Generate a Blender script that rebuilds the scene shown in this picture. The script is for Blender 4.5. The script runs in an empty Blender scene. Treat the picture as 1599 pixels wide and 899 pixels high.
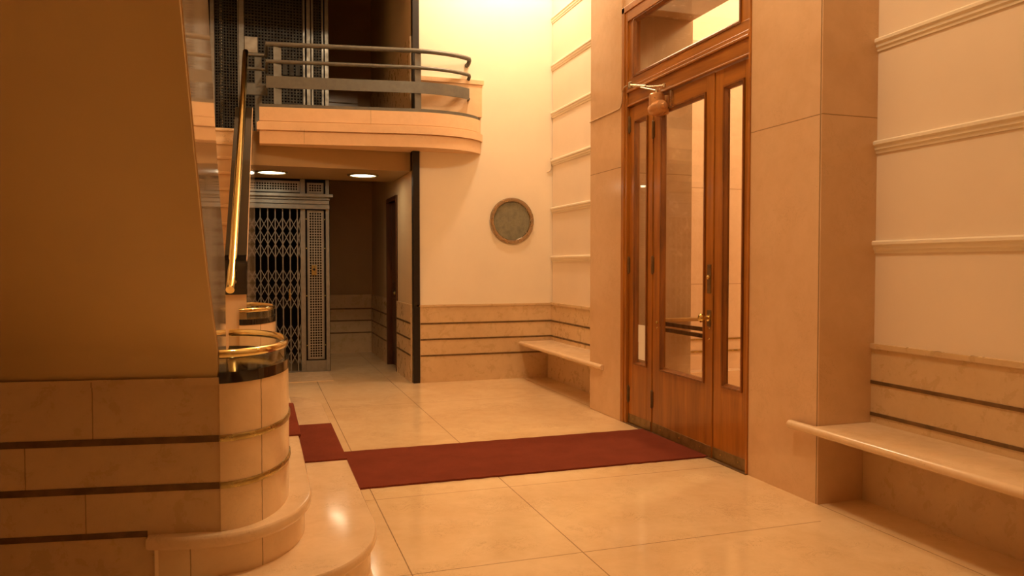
import bpy, bmesh, math, random
from mathutils import Vector, Matrix
random.seed(7)
S = bpy.context.scene
COL = S.collection
PI = math.pi

# ------------------------------------------------------------------ materials
MATS = {}
def _mat(name):
    m = bpy.data.materials.new(name); m.use_nodes = True
    nt = m.node_tree; nt.nodes.clear()
    out = nt.nodes.new('ShaderNodeOutputMaterial')
    b = nt.nodes.new('ShaderNodeBsdfPrincipled')
    nt.links.new(b.outputs[0], out.inputs[0])
    return m, nt, b
def _pos(nt):
    return nt.nodes.new('ShaderNodeNewGeometry').outputs['Position']
def _noise(nt, vec, scale, detail=4, rough=.6, dist=0, stretch=None):
    if stretch:
        mp = nt.nodes.new('ShaderNodeMapping'); mp.inputs['Scale'].default_value = stretch
        nt.links.new(vec, mp.inputs['Vector']); vec = mp.outputs[0]
    n = nt.nodes.new('ShaderNodeTexNoise')
    n.inputs['Scale'].default_value = scale; n.inputs['Detail'].default_value = detail
    n.inputs['Roughness'].default_value = rough; n.inputs['Distortion'].default_value = dist
    nt.links.new(vec, n.inputs['Vector'])
    return n.outputs['Fac']
def _ramp(nt, fac, stops):
    r = nt.nodes.new('ShaderNodeValToRGB'); e = r.color_ramp.elements
    while len(e) < len(stops): e.new(.5)
    for i, (p, c) in enumerate(stops):
        e[i].position = p; e[i].color = (c[0], c[1], c[2], 1) if not isinstance(c, (int, float)) else (c, c, c, 1)
    nt.links.new(fac, r.inputs[0]); return r.outputs[0]
def _mix(nt, fac, a, b, mode='MIX'):
    m = nt.nodes.new('ShaderNodeMix'); m.data_type = 'RGBA'; m.blend_type = mode
    def put(sock, v):
        if isinstance(v, tuple): sock.default_value = (v[0], v[1], v[2], 1)
        elif isinstance(v, (int, float)): sock.default_value = v
        else: nt.links.new(v, sock)
    put(m.inputs[0], fac); put(m.inputs[6], a); put(m.inputs[7], b)
    return m.outputs[2]
def _math(nt, op, a, b=None):
    m = nt.nodes.new('ShaderNodeMath'); m.operation = op
    for i, v in enumerate((a, b)):
        if v is None: continue
        if isinstance(v, (int, float)): m.inputs[i].default_value = v
        else: nt.links.new(v, m.inputs[i])
    return m.outputs[0]
def _bump(nt, b, h, strength=.1, dist=.01):
    n = nt.nodes.new('ShaderNodeBump'); n.inputs['Strength'].default_value = strength; n.inputs['Distance'].default_value = dist
    nt.links.new(h, n.inputs['Height']); nt.links.new(n.outputs[0], b.inputs['Normal'])

def marble(name, base=(.78, .62, .43), dark=(.66, .47, .28), rough=.25, joints=(), vein=.5, spec=.5, coat=0, scale=1.0, specks=.6):
    """polished limestone; joints = list of (axis, position, halfwidth, lo_axis, lo, hi)"""
    m, nt, b = _mat(name)
    p = _pos(nt)
    n1 = _noise(nt, p, 1.7 * scale, 5, .6, .6)
    n2 = _noise(nt, p, 9 * scale, 6, .7, .4)
    c = _ramp(nt, n1, [(.3, dark), (.62, base)])
    c2 = _ramp(nt, n2, [(.35, (.8, .77, .72)), (.6, (1, 1, 1))])
    c = _mix(nt, vein, c, c2, 'MULTIPLY')
    n3 = _noise(nt, p, 5.5 * scale, 8, .75, 2.2)
    v = _ramp(nt, n3, [(.0, 0), (.492, 0), (.5, 1), (.508, 0)])
    msk = _ramp(nt, _noise(nt, p, 2.6 * scale, 2), [(.48, 0), (.62, 1)])
    vm = _math(nt, 'MULTIPLY', v, msk)
    vm = _math(nt, 'MULTIPLY', vm, specks)
    c = _mix(nt, vm, c, (.32, .2, .1))
    pits = _ramp(nt, _noise(nt, p, 46 * scale, 2, .5), [(.7, 0), (.76, 1)])
    pm = _math(nt, 'MULTIPLY', _math(nt, 'MULTIPLY', pits, msk), specks * .8)
    c = _mix(nt, pm, c, (.36, .22, .1))
    if joints:
        sx = nt.nodes.new('ShaderNodeSeparateXYZ'); nt.links.new(p, sx.inputs[0])
        tot = None
        wob = _math(nt, 'MULTIPLY', _math(nt, 'SUBTRACT', _noise(nt, p, 30, 3), .5), .004)
        for j in joints:
            d = _math(nt, 'ABSOLUTE', _math(nt, 'ADD', _math(nt, 'SUBTRACT', sx.outputs[j[0]], j[1]), wob))
            k = _math(nt, 'LESS_THAN', d, j[2])
            if len(j) > 3:
                k = _math(nt, 'MULTIPLY', k, _math(nt, 'GREATER_THAN', sx.outputs[j[3]], j[4]))
                k = _math(nt, 'MULTIPLY', k, _math(nt, 'LESS_THAN', sx.outputs[j[3]], j[5]))
            tot = k if tot is None else _math(nt, 'MAXIMUM', tot, k)
        c = _mix(nt, _math(nt, 'MULTIPLY', tot, .75), c, (.22, .13, .06))
    nt.links.new(c, b.inputs['Base Color'])
    r = _ramp(nt, n2, [(.3, rough * .8), (.7, min(1, rough * 1.35))])
    nt.links.new(r, b.inputs['Roughness'])
    b.inputs['Specular IOR Level'].default_value = spec
    b.inputs['Coat Weight'].default_value = coat; b.inputs['Coat Roughness'].default_value = .08
    return m

def plaster(name, col, rough=.6, amt=.06, spec=.3):
    m, nt, b = _mat(name); p = _pos(nt)
    n = _noise(nt, p, 1.3, 5, .6)
    d = tuple(x * (1 - amt * 2) for x in col)
    nt.links.new(_ramp(nt, n, [(.3, d), (.65, col)]), b.inputs['Base Color'])
    b.inputs['Roughness'].default_value = rough; b.inputs['Specular IOR Level'].default_value = spec
    _bump(nt, b, _noise(nt, p, 60, 3), .05, .004)
    return m

def wood(name, stretch, a=(.29, .10, .012), c=(.52, .20, .028), rough=.3):
    m, nt, b = _mat(name); p = _pos(nt)
    n = _noise(nt, p, 1.0, 6, .65, .5, stretch)
    n2 = _noise(nt, p, 2.3, 3, .5)
    col = _ramp(nt, n, [(.3, a), (.68, c)])
    col = _mix(nt, .6, col, _ramp(nt, n2, [(.3, (.68, .64, .6)), (.7, (1, 1, 1))]), 'MULTIPLY')
    nt.links.new(col, b.inputs['Base Color'])
    b.inputs['Roughness'].default_value = rough; b.inputs['Specular IOR Level'].default_value = .5
    b.inputs['Coat Weight'].default_value = .25; b.inputs['Coat Roughness'].default_value = .15
    _bump(nt, b, n, .08, .004)
    return m

def metal(name, col, rough=.2, metallic=1.0, var=.15, spec=.5):
    m, nt, b = _mat(name); p = _pos(nt)
    n = _noise(nt, p, 14, 4, .6)
    d = tuple(x * (1 - var * 2) for x in col)
    nt.links.new(_ramp(nt, n, [(.3, d), (.62, col)]), b.inputs['Base Color'])
    nt.links.new(_ramp(nt, n, [(.3, min(1, rough * 1.4)), (.7, rough * .8)]), b.inputs['Roughness'])
    b.inputs['Metallic'].default_value = metallic; b.inputs['Specular IOR Level'].default_value = spec
    return m

def glass(name, tint=(.93, .95, .9), refl=1.0, ior=1.5):
    m = bpy.data.materials.new(name); m.use_nodes = True
    nt = m.node_tree; nt.nodes.clear()
    out = nt.nodes.new('ShaderNodeOutputMaterial')
    tr = nt.nodes.new('ShaderNodeBsdfTransparent'); tr.inputs[0].default_value = (*tint, 1)
    gl = nt.nodes.new('ShaderNodeBsdfGlossy'); gl.inputs['Roughness'].default_value = .02
    g = nt.nodes.new('ShaderNodeNewGeometry'); dp = nt.nodes.new('ShaderNodeVectorMath'); dp.operation = 'DOT_PRODUCT'
    nt.links.new(g.outputs['Incoming'], dp.inputs[0]); nt.links.new(g.outputs['Normal'], dp.inputs[1])
    r0 = ((ior - 1) / (ior + 1)) ** 2
    k = _math(nt, 'POWER', _math(nt, 'SUBTRACT', 1, _math(nt, 'ABSOLUTE', dp.outputs['Value'])), 5)
    fr = _math(nt, 'ADD', _math(nt, 'MULTIPLY', k, 1 - r0), r0)
    mx = nt.nodes.new('ShaderNodeMixShader')
    nt.links.new(_math(nt, 'MULTIPLY', fr, refl), mx.inputs[0])
    nt.links.new(tr.outputs[0], mx.inputs[1]); nt.links.new(gl.outputs[0], mx.inputs[2])
    nt.links.new(mx.outputs[0], out.inputs[0])
    return m

def emit(name, col, strength):
    m = bpy.data.materials.new(name); m.use_nodes = True
    nt = m.node_tree; nt.nodes.clear()
    out = nt.nodes.new('ShaderNodeOutputMaterial'); e = nt.nodes.new('ShaderNodeEmission')
    e.inputs[0].default_value = (*col, 1); e.inputs[1].default_value = strength
    nt.links.new(e.outputs[0], out.inputs[0]); return m

def carpet_mat(name):
    m, nt, b = _mat(name); p = _pos(nt)
    n = _noise(nt, p, 260, 3, .7); n2 = _noise(nt, p, 4, 4, .6)
    c = _ramp(nt, n, [(.3, (.13, .027, .014)), (.7, (.25, .058, .030))])
    c = _mix(nt, .7, c, _ramp(nt, n2, [(.3, (.75, .75, .75)), (.7, (1, 1, 1))]), 'MULTIPLY')
    nt.links.new(c, b.inputs['Base Color']); b.inputs['Roughness'].default_value = 1; b.inputs['Specular IOR Level'].default_value = .05
    _bump(nt, b, n, .6, .004)
    return m

FLOOR_J = [(0, .64, .003), (0, 1.483, .003), (1, 3.352, .003, 0, .3, 2.9), (1, 7.56, .0025, 0, .3, 2.9), (1, 4.50, .0025, 0, .5, 3.1),
           (0, 3.09, .003), (1, 9.9, .003)]
M = dict(
    floor=marble('polished_floor_stone', (.80, .60, .36), (.73, .52, .29), .11, FLOOR_J, .25, .5, 0, 1.0, .95),
    stone=marble('wall_stone', (.70, .53, .35), (.60, .43, .26), .32, (), .45, .5, 0, 1, .45),
    pilaster=marble('pilaster_stone', (.72, .50, .31), (.67, .45, .265), .15, [(2, 2.272, .003), (1, 3.602, .006, 0, 3.0, 3.0835)], .22, .5, 0, 1, .45),
    dado=marble('dado_stone', (.68, .50, .29), (.62, .44, .245), .28, [(1, 2.2, .002), (0, -.62, .002, 2, .72, .95), (0, -.86, .002, 2, .53, .72), (0, -.65, .002, 2, .34, .53)], .35, .5, 0, 1, .22),
    drum=marble('drum_stone', (.84, .64, .40), (.77, .56, .33), .18, [(0, .0, .002, 2, .1, .95), (0, -.27, .002, 2, .1, .31)], .3, .5, 0, 1, .55),
    step=marble('step_stone', (.80, .60, .38), (.74, .53, .32), .14, (), .3, .5, 0, 1, .8),
    string=marble('string_stone', (.72, .52, .31), (.68, .47, .27), .04, (), .15, .6, .6, .6, .12),
    bench=marble('bench_stone', (.80, .60, .39), (.74, .54, .33), .18, (), .3, .5, 0, 1, .4),
    fascia=marble('fascia_stone', (.80, .56, .34), (.75, .51, .30), .35, [(0, .48, .002, 2, 2.75, 2.9), (0, 1.2, .002, 2, 2.99, 3.15)], .25, .4, 0, 1, .35),
    plaster=plaster('cream_plaster', (.86, .76, .60), .5, .03, .35),
    plaster_r=plaster('panel_plaster', (.84, .70, .54), .45, .03, .35),
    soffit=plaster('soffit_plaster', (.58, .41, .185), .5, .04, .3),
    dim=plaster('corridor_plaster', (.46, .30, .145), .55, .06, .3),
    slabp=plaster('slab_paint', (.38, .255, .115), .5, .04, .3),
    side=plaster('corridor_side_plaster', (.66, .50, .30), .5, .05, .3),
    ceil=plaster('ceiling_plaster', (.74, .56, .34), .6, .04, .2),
    vest=marble('vestibule_stone', (.80, .60, .44), (.75, .54, .38), .16, [(2, 2.22, .003), (2, 1.20, .0025)], .3, .5, 0, 1, .4),
    vjamb=marble('vestibule_jamb_stone', (.52, .36, .23), (.45, .31, .19), .22, [(2, 2.22, .003)], .4, .5, 0, 1, .5),  # darker copy of the vestibule stone: the jamb's shade put into its colour
    wood_v=wood('oak_upright_grain', (16, 16, 1.1)),
    wood_h=wood('oak_level_grain', (16, 1.1, 16)),
    wood_dark=wood('dark_door_wood', (14, 14, 1.2), (.05, .016, .006), (.10, .034, .012), .35),
    oak_top=wood('pale_oak', (16, 1.1, 16), (.42, .22, .06), (.60, .34, .11)),
    bead=wood('oak_bead', (18, 18, 2), (.16, .050, .008), (.32, .11, .017), .3),
    bronze=metal('dark_bronze', (.20, .115, .045), .4, .35, .2),
    kick=metal('kick_plate_bronze', (.30, .19, .07), .35, .5, .2),
    brass=metal('polished_brass', (.78, .62, .27), .10, 1, .06),
    brass_dull=metal('dull_brass', (.52, .40, .16), .28, 1, .2),
    black=metal('black_marble', (.012, .009, .007), .06, 0, .1, .7),
    iron=metal('black_iron', (.018, .012, .009), .35, .2, .2),
    rail=metal('grey_bronze_paint', (.145, .14, .12), .40, .35, .08),
    lift=metal('grey_lift_paint', (.29, .285, .26), .36, .6, .08),
    grille=metal('grille_paint', (.42, .39, .33), .4, .5, .1),
    mesh_dark=metal('dark_cage_mesh', (.045, .043, .036), .45, .4, .1),
    chrome=metal('nickel_frame', (.52, .42, .30), .26, 1, .1),
    pane=glass('clear_glass'),
    curved=glass('curved_glass', (.90, .90, .84), 1.0, 1.45),
    frosted=metal('frosted_dark_glass', (.24, .235, .165), .28, 0, .2, .5),
    hole=plaster('shaft_black', (.02, .017, .014), .8, .05, .1),
    carpet=carpet_mat('red_carpet'),
    paper=plaster('paper', (.95, .92, .84), .7, .02, .2),
    lens=emit('lamp_lens', (1, .88, .62), 10),
    copper=metal('bronze_closer_paint', (.62, .32, .13), .32, .45, .08),
    guide_steel=metal('guide_steel', (.75, .70, .6), .45, .6, .05),
    steel=metal('steel_arm', (.70, .60, .45), .25, 1, .08),
    cable=metal('cable_sheath', (.62, .46, .30), .5, 0, .05),
)

# ------------------------------------------------------------------ helpers
def box(bm, x0, x1, y0, y1, z0, z1, bev=0):
    t = bmesh.new()
    bmesh.ops.create_cube(t, size=1)
    for v in t.verts:
        v.co = Vector(((x0 + x1) / 2 + v.co.x * (x1 - x0), (y0 + y1) / 2 + v.co.y * (y1 - y0), (z0 + z1) / 2 + v.co.z * (z1 - z0)))
    if bev:
        bmesh.ops.bevel(t, geom=t.edges[:], offset=bev, segments=2, affect='EDGES', profile=.5)
    merge(bm, t)
def merge(bm, t):
    me = bpy.data.meshes.new('tmp'); t.to_mesh(me); t.free(); bm.from_mesh(me); bpy.data.meshes.remove(me)
def bar(bm, a, b, w, d, nrm=(0, -1, 0)):
    """flat bar from a to b, width w in the plane normal to nrm, depth d along nrm"""
    a, b, n = Vector(a), Vector(b), Vector(nrm).normalized()
    u = (b - a).normalized(); s = u.cross(n).normalized()
    vs = []
    for p in (a, b):
        for i, j in ((-1, -1), (1, -1), (1, 1), (-1, 1)):
            vs.append(bm.verts.new(p + s * (w / 2 * i) + n * (d / 2 * j)))
    for f in ((0, 1, 2, 3), (7, 6, 5, 4), (0, 4, 5, 1), (1, 5, 6, 2), (2, 6, 7, 3), (3, 7, 4, 0)):
        bm.faces.new([vs[i] for i in f])
def prism(bm, pts, axis, lo, hi, shear=None):
    """extrude a polygon. axis 2: pts are (x,y); axis 0: pts are (y,z); axis 1: pts are (x,z)"""
    def co(p, h):
        if axis == 2: return Vector((p[0], p[1], h))
        if axis == 0: return Vector((h + (shear(p) if shear else 0), p[0], p[1]))
        return Vector((p[0], h, p[1]))
    A = [bm.verts.new(co(p, lo)) for p in pts]; B = [bm.verts.new(co(p, hi)) for p in pts]
    n = len(pts)
    bm.faces.new(A); bm.faces.new(B[::-1])
    for i in range(n): bm.faces.new((A[i], B[i], B[(i + 1) % n], A[(i + 1) % n]))
def tube(bm, pts, r, n=12, cap=True, closed=False):
    pts = [Vector(p) for p in pts]; rings = []
    m = len(pts); prev = None
    for i, p in enumerate(pts):
        if closed: t = (pts[(i + 1) % m] - pts[i - 1])
        else: t = pts[min(i + 1, m - 1)] - pts[max(i - 1, 0)]
        t.normalize()
        if prev is None:
            a = Vector((0, 0, 1)) if abs(t.z) < .9 else Vector((1, 0, 0))
            u = t.cross(a).normalized()
        else: u = (prev - t * prev.dot(t)).normalized()
        prev = u; w = t.cross(u)
        rr = r[i] if isinstance(r, (list, tuple)) else r
        rings.append([bm.verts.new(p + (u * math.cos(2 * PI * k / n) + w * math.sin(2 * PI * k / n)) * rr) for k in range(n)])
    for i in range(m if closed else m - 1):
        A, B = rings[i], rings[(i + 1) % m]
        for k in range(n): bm.faces.new((A[k], A[(k + 1) % n], B[(k + 1) % n], B[k]))
    if cap and not closed:
        bm.faces.new(rings[0][::-1]); bm.faces.new(rings[-1])
def sweep(bm, path, prof, closed=False, capped=True):
    """sweep a profile [(out, z)] along a plan path [(x,y)]; out is to the right of travel"""
    m = len(path); R = []
    for i in range(m):
        p = Vector(path[i])
        if closed: a, b = Vector(path[i - 1]), Vector(path[(i + 1) % m])
        else: a, b = Vector(path[max(i - 1, 0)]), Vector(path[min(i + 1, m - 1)])
        d1 = (p - a).normalized() if (p - a).length > 1e-9 else (b - p).normalized()
        d2 = (b - p).normalized() if (b - p).length > 1e-9 else d1
        n1 = Vector((d1.y, -d1.x)); n2 = Vector((d2.y, -d2.x)); n = (n1 + n2).normalized()
        k = 1 / max(.4, n.dot(n1))
        R.append([bm.verts.new((p.x + n.x * o * k, p.y + n.y * o * k, z)) for o, z in prof])
    q = len(prof)
    for i in range(m if closed else m - 1):
        A, B = R[i], R[(i + 1) % m]
        for k in range(q): bm.faces.new((A[k], A[(k + 1) % q], B[(k + 1) % q], B[k]))
    if capped and not closed:
        bm.faces.new(R[0][::-1]); bm.faces.new(R[-1])
def lathe(bm, prof, origin, axis, n=32):
    """prof: [(along, radius)]"""
    ax = Vector(axis).normalized(); a = Vector((0, 0, 1)) if abs(ax.z) < .9 else Vector((1, 0, 0))
    u = ax.cross(a).normalized(); w = ax.cross(u); o = Vector(origin); R = []
    for s, r in prof:
        R.append([bm.verts.new(o + ax * s + (u * math.cos(2 * PI * k / n) + w * math.sin(2 * PI * k / n)) * max(r, 1e-5)) for k in range(n)])
    for A, B in zip(R, R[1:]):
        for k in range(n): bm.faces.new((A[k], A[(k + 1) % n], B[(k + 1) % n], B[k]))
    bm.faces.new(R[0][::-1]); bm.faces.new(R[-1])

def worldloc(o):
    v = Vector((0, 0, 0))
    while o: v += o.location; o = o.parent
    return v
def obj(name, bm, mat, parent=None, smooth=False, loc=None):
    bmesh.ops.remove_doubles(bm, verts=bm.verts[:], dist=1e-6)
    bmesh.ops.recalc_face_normals(bm, faces=bm.faces[:])
    base = Vector(loc) if loc is not None else (worldloc(parent) if parent else Vector((0, 0, 0)))
    for v in bm.verts: v.co -= base
    me = bpy.data.meshes.new(name); bm.to_mesh(me); bm.free()
    me.materials.append(M[mat] if isinstance(mat, str) else mat)
    if smooth:
        me.polygons.foreach_set('use_smooth', [True] * len(me.polygons))
        try: me.set_sharp_from_angle(angle=math.radians(35))
        except Exception: pass
    o = bpy.data.objects.new(name, me); COL.objects.link(o)
    if parent: o.parent = parent; o.location = base - worldloc(parent)
    else: o.location = base
    return o
def thing(name, loc, label, cat, group=None, kind=None):
    o = bpy.data.objects.new(name, None); COL.objects.link(o); o.location = loc; o.empty_display_size = .1
    o['label'] = label; o['category'] = cat
    if group: o['group'] = group
    if kind: o['kind'] = kind
    return o
def tag(o, label, cat, group=None, kind=None):
    o['label'] = label; o['category'] = cat
    if group: o['group'] = group
    if kind: o['kind'] = kind
    return o
def struct(name, loc, label, cat):
    return thing(name, loc, label, cat, None, 'structure')
def B(*boxes, bev=0):
    bm = bmesh.new()
    for b in boxes: box(bm, *b, bev=bev)
    return bm

def parts(name, boxes, mat, parent, bev=0):
    return [obj(name, B(b, bev=bev), mat, parent) for b in boxes]

# ------------------------------------------------------------------ measured layout (metres)
XR = 3.48          # panelled right wall
XP = 3.08          # pilaster face
YB = 8.85          # back wall of the hall
XC = 1.72          # side wall of the corridor
CEIL = 6.3
STRIPS = ((.505, .525), (.695, .715))
STRIP3 = ((.312, .332),) + STRIPS

# ------------------------------------------------------------------ floor, ceiling, walls
fl = obj('floor', B((-3.2, 8.5, -3.2, 12.5, -.12, 0)), 'floor')
tag(fl, 'polished beige stone floor with thin dark slab joints', 'floor', kind='structure')
cl = obj('ceiling', B((-3.2, 3.9, -3.2, 12.5, CEIL, CEIL + .12)), 'ceil')
tag(cl, 'cream ceiling high over the hall', 'ceiling', kind='structure')

wb = struct('wall_back', (2.6, YB, 0), 'cream back wall with round porthole above striped stone dado', 'wall')
obj('plaster_face', B((XC + .035, XR + .3, YB, YB + .2, .93, CEIL)), 'plaster', wb)
bm = B((XC + .035, XR + .02, YB - .02, YB + .2, 0, .905)); box(bm, XC + .035, XR + .02, YB - .03, YB + .2, .905, .93)
obj('dado', bm, 'dado', wb)
for a, b in STRIP3: obj('bronze_strip', B((XC + .08, XR - .02, YB - .024, YB - .018, a, b)), 'bronze', wb)
up = B((1.76, 2.555, YB - .045, YB, 3.182, 3.565)); box(up, 1.745, 2.575, YB - .06, YB, 3.565, 3.615)
obj('balcony_dado', up, 'fascia', wb)

# right wall: two recessed panelled bays
def moulding(y0, y1, zt):
    bm = bmesh.new()
    prof = [(0, 0), (-.022, 0), (-.030, -.008), (-.030, -.024), (-.020, -.034), (-.018, -.052), (-.010, -.062), (-.008, -.075), (0, -.075)]
    prism(bm, [(XR + a, zt + b) for a, b in prof], 1, y0, y1)
    return bm
def bay(name, y0, y1, zs, label):
    w = struct(name, (XR, (y0 + y1) / 2, 0), label, 'wall')
    obj('plaster_face', B((XR, XR + .25, y0, y1, .93, CEIL)), 'plaster_r', w)
    bm = B((XR - .02, XR + .25, y0, y1, 0, .905)); box(bm, XR - .032, XR + .25, y0, y1, .905, .935)
    obj('dado', bm, 'dado', w)
    for a, b in STRIPS: obj('bronze_strip', B((XR - .025, XR - .018, y0, y1, a, b)), 'bronze', w)
    for z in zs: obj('moulding', moulding(y0, y1, z), 'plaster', w)
    return w
bay('wall_right_far', 6.76, YB - .02, (1.515, 2.118, 2.712, 3.30, 3.885, 4.47, 5.05, 5.63), 'recessed cream wall bay between back corner and doorway, level mouldings, stone dado')
bay('wall_right_near', -3.0, 3.59, (1.545, 2.135, 2.735, 3.33, 3.92, 4.5, 5.08, 5.66), 'recessed cream wall bay on the near side of the doorway, level mouldings, stone dado')

# stone surround of the doorway
sw = struct('wall_right_doorway', (XP, 5.17, 0), 'tall plain stone piers and lintel framing the wooden doors', 'wall')
bm = B((XP, 3.72, 3.59, 4.255, 0, CEIL)); obj('pier', bm, 'pilaster', sw)
bm = B((XP - .022, 3.72, 6.105, 6.76, 0, CEIL), bev=.004); obj('pier', bm, 'pilaster', sw)
obj('lintel', B((XP, 3.72, 4.255, 6.105, 3.665, CEIL)), 'pilaster', sw)

# corridor beyond the back wall
wc = struct('wall_corridor', (XC, 10.5, 0), 'corridor side wall behind the black corner post, dim plaster above dado', 'wall')
YD0, YD1, ZD = 9.90, 10.70, 2.27
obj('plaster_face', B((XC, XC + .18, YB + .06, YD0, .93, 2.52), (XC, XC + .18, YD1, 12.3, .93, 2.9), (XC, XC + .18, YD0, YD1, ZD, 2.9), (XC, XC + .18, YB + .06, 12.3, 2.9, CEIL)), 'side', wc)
bm = B((XC - .02, XC + .18, YB + .06, YD0, 0, .93), (XC - .02, XC + .18, YD1, 12.2, 0, .93)); obj('dado', bm, 'dado', wc)
for a, b in STRIP3: obj('bronze_strip', B((XC - .024, XC - .018, YB + .08, YD0, a, b), (XC - .024, XC - .018, YD1, 12.18, a, b)), 'bronze', wc)
obj('upper_dado', B((XC - .02, XC, YB + .06, 12.2, 2.9, 4.1)), 'dado', wc)
we = struct('wall_corridor_end', (1.3, 12.3, 0), 'dim end wall of the corridor right of the lift, striped stone dado', 'wall')
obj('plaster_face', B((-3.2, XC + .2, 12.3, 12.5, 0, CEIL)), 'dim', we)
obj('dado', B((.86, XC - .02, 12.26, 12.3, 0, .93)), 'dado', we)
for a, b in STRIP3: obj('bronze_strip', B((.86, XC - .02, 12.255, 12.262, a, b)), 'bronze', we)
bm = B((.86, XC - .22, 12.25, 12.3, 2.9, 4.12)); obj('upper_dado', bm, 'vjamb', we)
for z in (3.75, 3.95): obj('bronze_strip', B((.86, XC - .22, 12.245, 12.252, z, z + .02)), 'bronze', we)
d4 = struct('door_4', (XC + .06, 10.3, 0), 'dark brown narrow door in the dim corridor side wall', 'door')
obj('door_frame', B((XC - .025, XC + .1, YD0, YD0 + .05, 0, ZD + .05), (XC - .025, XC + .1, YD1 - .05, YD1, 0, ZD + .05), (XC - .025, XC + .1, YD0 + .05, YD1 - .05, ZD, ZD + .05)), 'wood_dark', d4)
bm = B((XC + .05, XC + .09, YD0 + .05, YD1 - .05, .02, ZD)); box(bm, XC + .035, XC + .05, YD0 + .16, YD1 - .16, .2, .95, .01); box(bm, XC + .035, XC + .05, YD0 + .16, YD1 - .16, 1.15, 2.1, .01)
obj('door_panel', bm, 'wood_dark', d4)
bm = bmesh.new(); lathe(bm, [(0, .022), (.006, .022), (.008, .01), (.045, .01), (.055, .024), (.075, .026), (.088, .016), (.09, .0)], (XC + .05, YD0 + .12, 1.03), (-1, 0, 0), 16); obj('door_knob', bm, 'brass_dull', d4, True)

post = obj('trim_1', B((XC - .005, XC + .075, YB - .03, YB + .06, 0, CEIL), bev=.004), 'iron', loc=None)
tag(post, 'black metal corner post between corridor and cream back wall', 'post', kind='structure')

# upper floor slab over the corridor
us = struct('floor_upper', (.5, 10, 2.52), 'underside of the upper landing over the corridor, with round lamps', 'floor')
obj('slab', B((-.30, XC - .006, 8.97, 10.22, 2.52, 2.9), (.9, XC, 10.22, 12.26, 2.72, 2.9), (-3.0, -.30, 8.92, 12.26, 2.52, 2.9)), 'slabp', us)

un = obj('floor_upper_near', B((-3.0, 2.05, -3.0, 1.35, 2.56, 2.92)), 'ceil'); tag(un, 'unseen landing slab over the viewer where the near stair flight arrives, added for shade', 'floor', kind='structure')  # unseen; placed by symmetry and added to shade the stair underside
# out of frame: an added wall against lamp light, other walls of the hall
ul = obj('wall_light_block', B((-3.0, XC, YB - .02, YB + .2, 4.72, CEIL)), 'plaster'); tag(ul, 'added unseen cream wall over the upper landing opening, blocking lamp light', 'wall', kind='structure')  # unseen, added to keep the high lamps out of the upper corridor
wl = obj('wall_left', B((-3.2, -3.0, -3.2, 12.5, 0, CEIL)), 'plaster'); tag(wl, 'cream wall behind the stairs', 'wall', kind='structure')
wf = obj('wall_front', B((-3.2, 3.9, -3.2, -3.0, 0, CEIL)), 'plaster'); tag(wf, 'cream wall behind the viewer', 'wall', kind='structure')

# ------------------------------------------------------------------ vestibule behind the doors
vs = struct('wall_vestibule', (4.5, 7.0, 0), 'pale stone vestibule wall seen through the door glass', 'wall')
bm = B((3.70, 7.6, 7.0, 7.15, 0, 3.70)); box(bm, 3.70, 7.6, 6.98, 7.15, 3.70, 3.76); obj('stone_face', bm, 'vest', vs)
obj('plaster_face', B((3.70, 7.6, 7.02, 7.15, 3.76, 5.2)), 'plaster', vs)
for z in (.47, .60): obj('bronze_strip', B((3.72, 7.4, 6.992, 7.002, z, z + .018)), 'brass_dull', vs)
obj('skirting_ledge', B((3.72, 7.4, 6.85, 7.0, .0, .28)), 'vest', vs)
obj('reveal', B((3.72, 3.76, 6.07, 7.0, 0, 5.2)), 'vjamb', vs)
vs2 = struct('wall_vestibule_far', (7.5, 5.1, 0), 'vestibule outer wall beyond the doors', 'wall')
obj('stone_face', B((7.5, 7.65, 3.1, 7.15, 0, 5.2), (3.72, 7.6, 3.1, 3.25, 0, 5.2)), 'vest', vs2)
vc = obj('ceiling_vestibule', B((3.72, 7.65, 3.1, 7.15, 5.2, 5.3)), 'plaster'); tag(vc, 'pale vestibule ceiling', 'ceiling', kind='structure')
jb = struct('wall_vestibule_reveal', (3.4, 6.08, 0), 'stone reveal coloured dark for shade, seen through the left side of the door glass', 'wall')
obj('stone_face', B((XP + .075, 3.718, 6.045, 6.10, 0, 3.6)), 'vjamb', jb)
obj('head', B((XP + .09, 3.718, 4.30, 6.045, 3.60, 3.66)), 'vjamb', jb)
rl = thing('vestibule_rail', (3.55, 5.75, 0), 'low rail of two dark bars and a wooden top behind the door glass', 'rail')
for z in (.874, .820):
    bm = bmesh.new(); bar(bm, (3.45, 6.045, z), (3.45, 5.28, z), .034, .02, (1, 0, 0)); obj('bar', bm, 'bronze', rl)
obj('rail_post', B((3.44, 3.46, 5.26, 5.29, 0, .905)), 'bronze', rl)
obj('wooden_top', B((3.40, 3.80, 5.93, 6.044, .895, .925), bev=.005), 'oak_top', rl)

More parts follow.
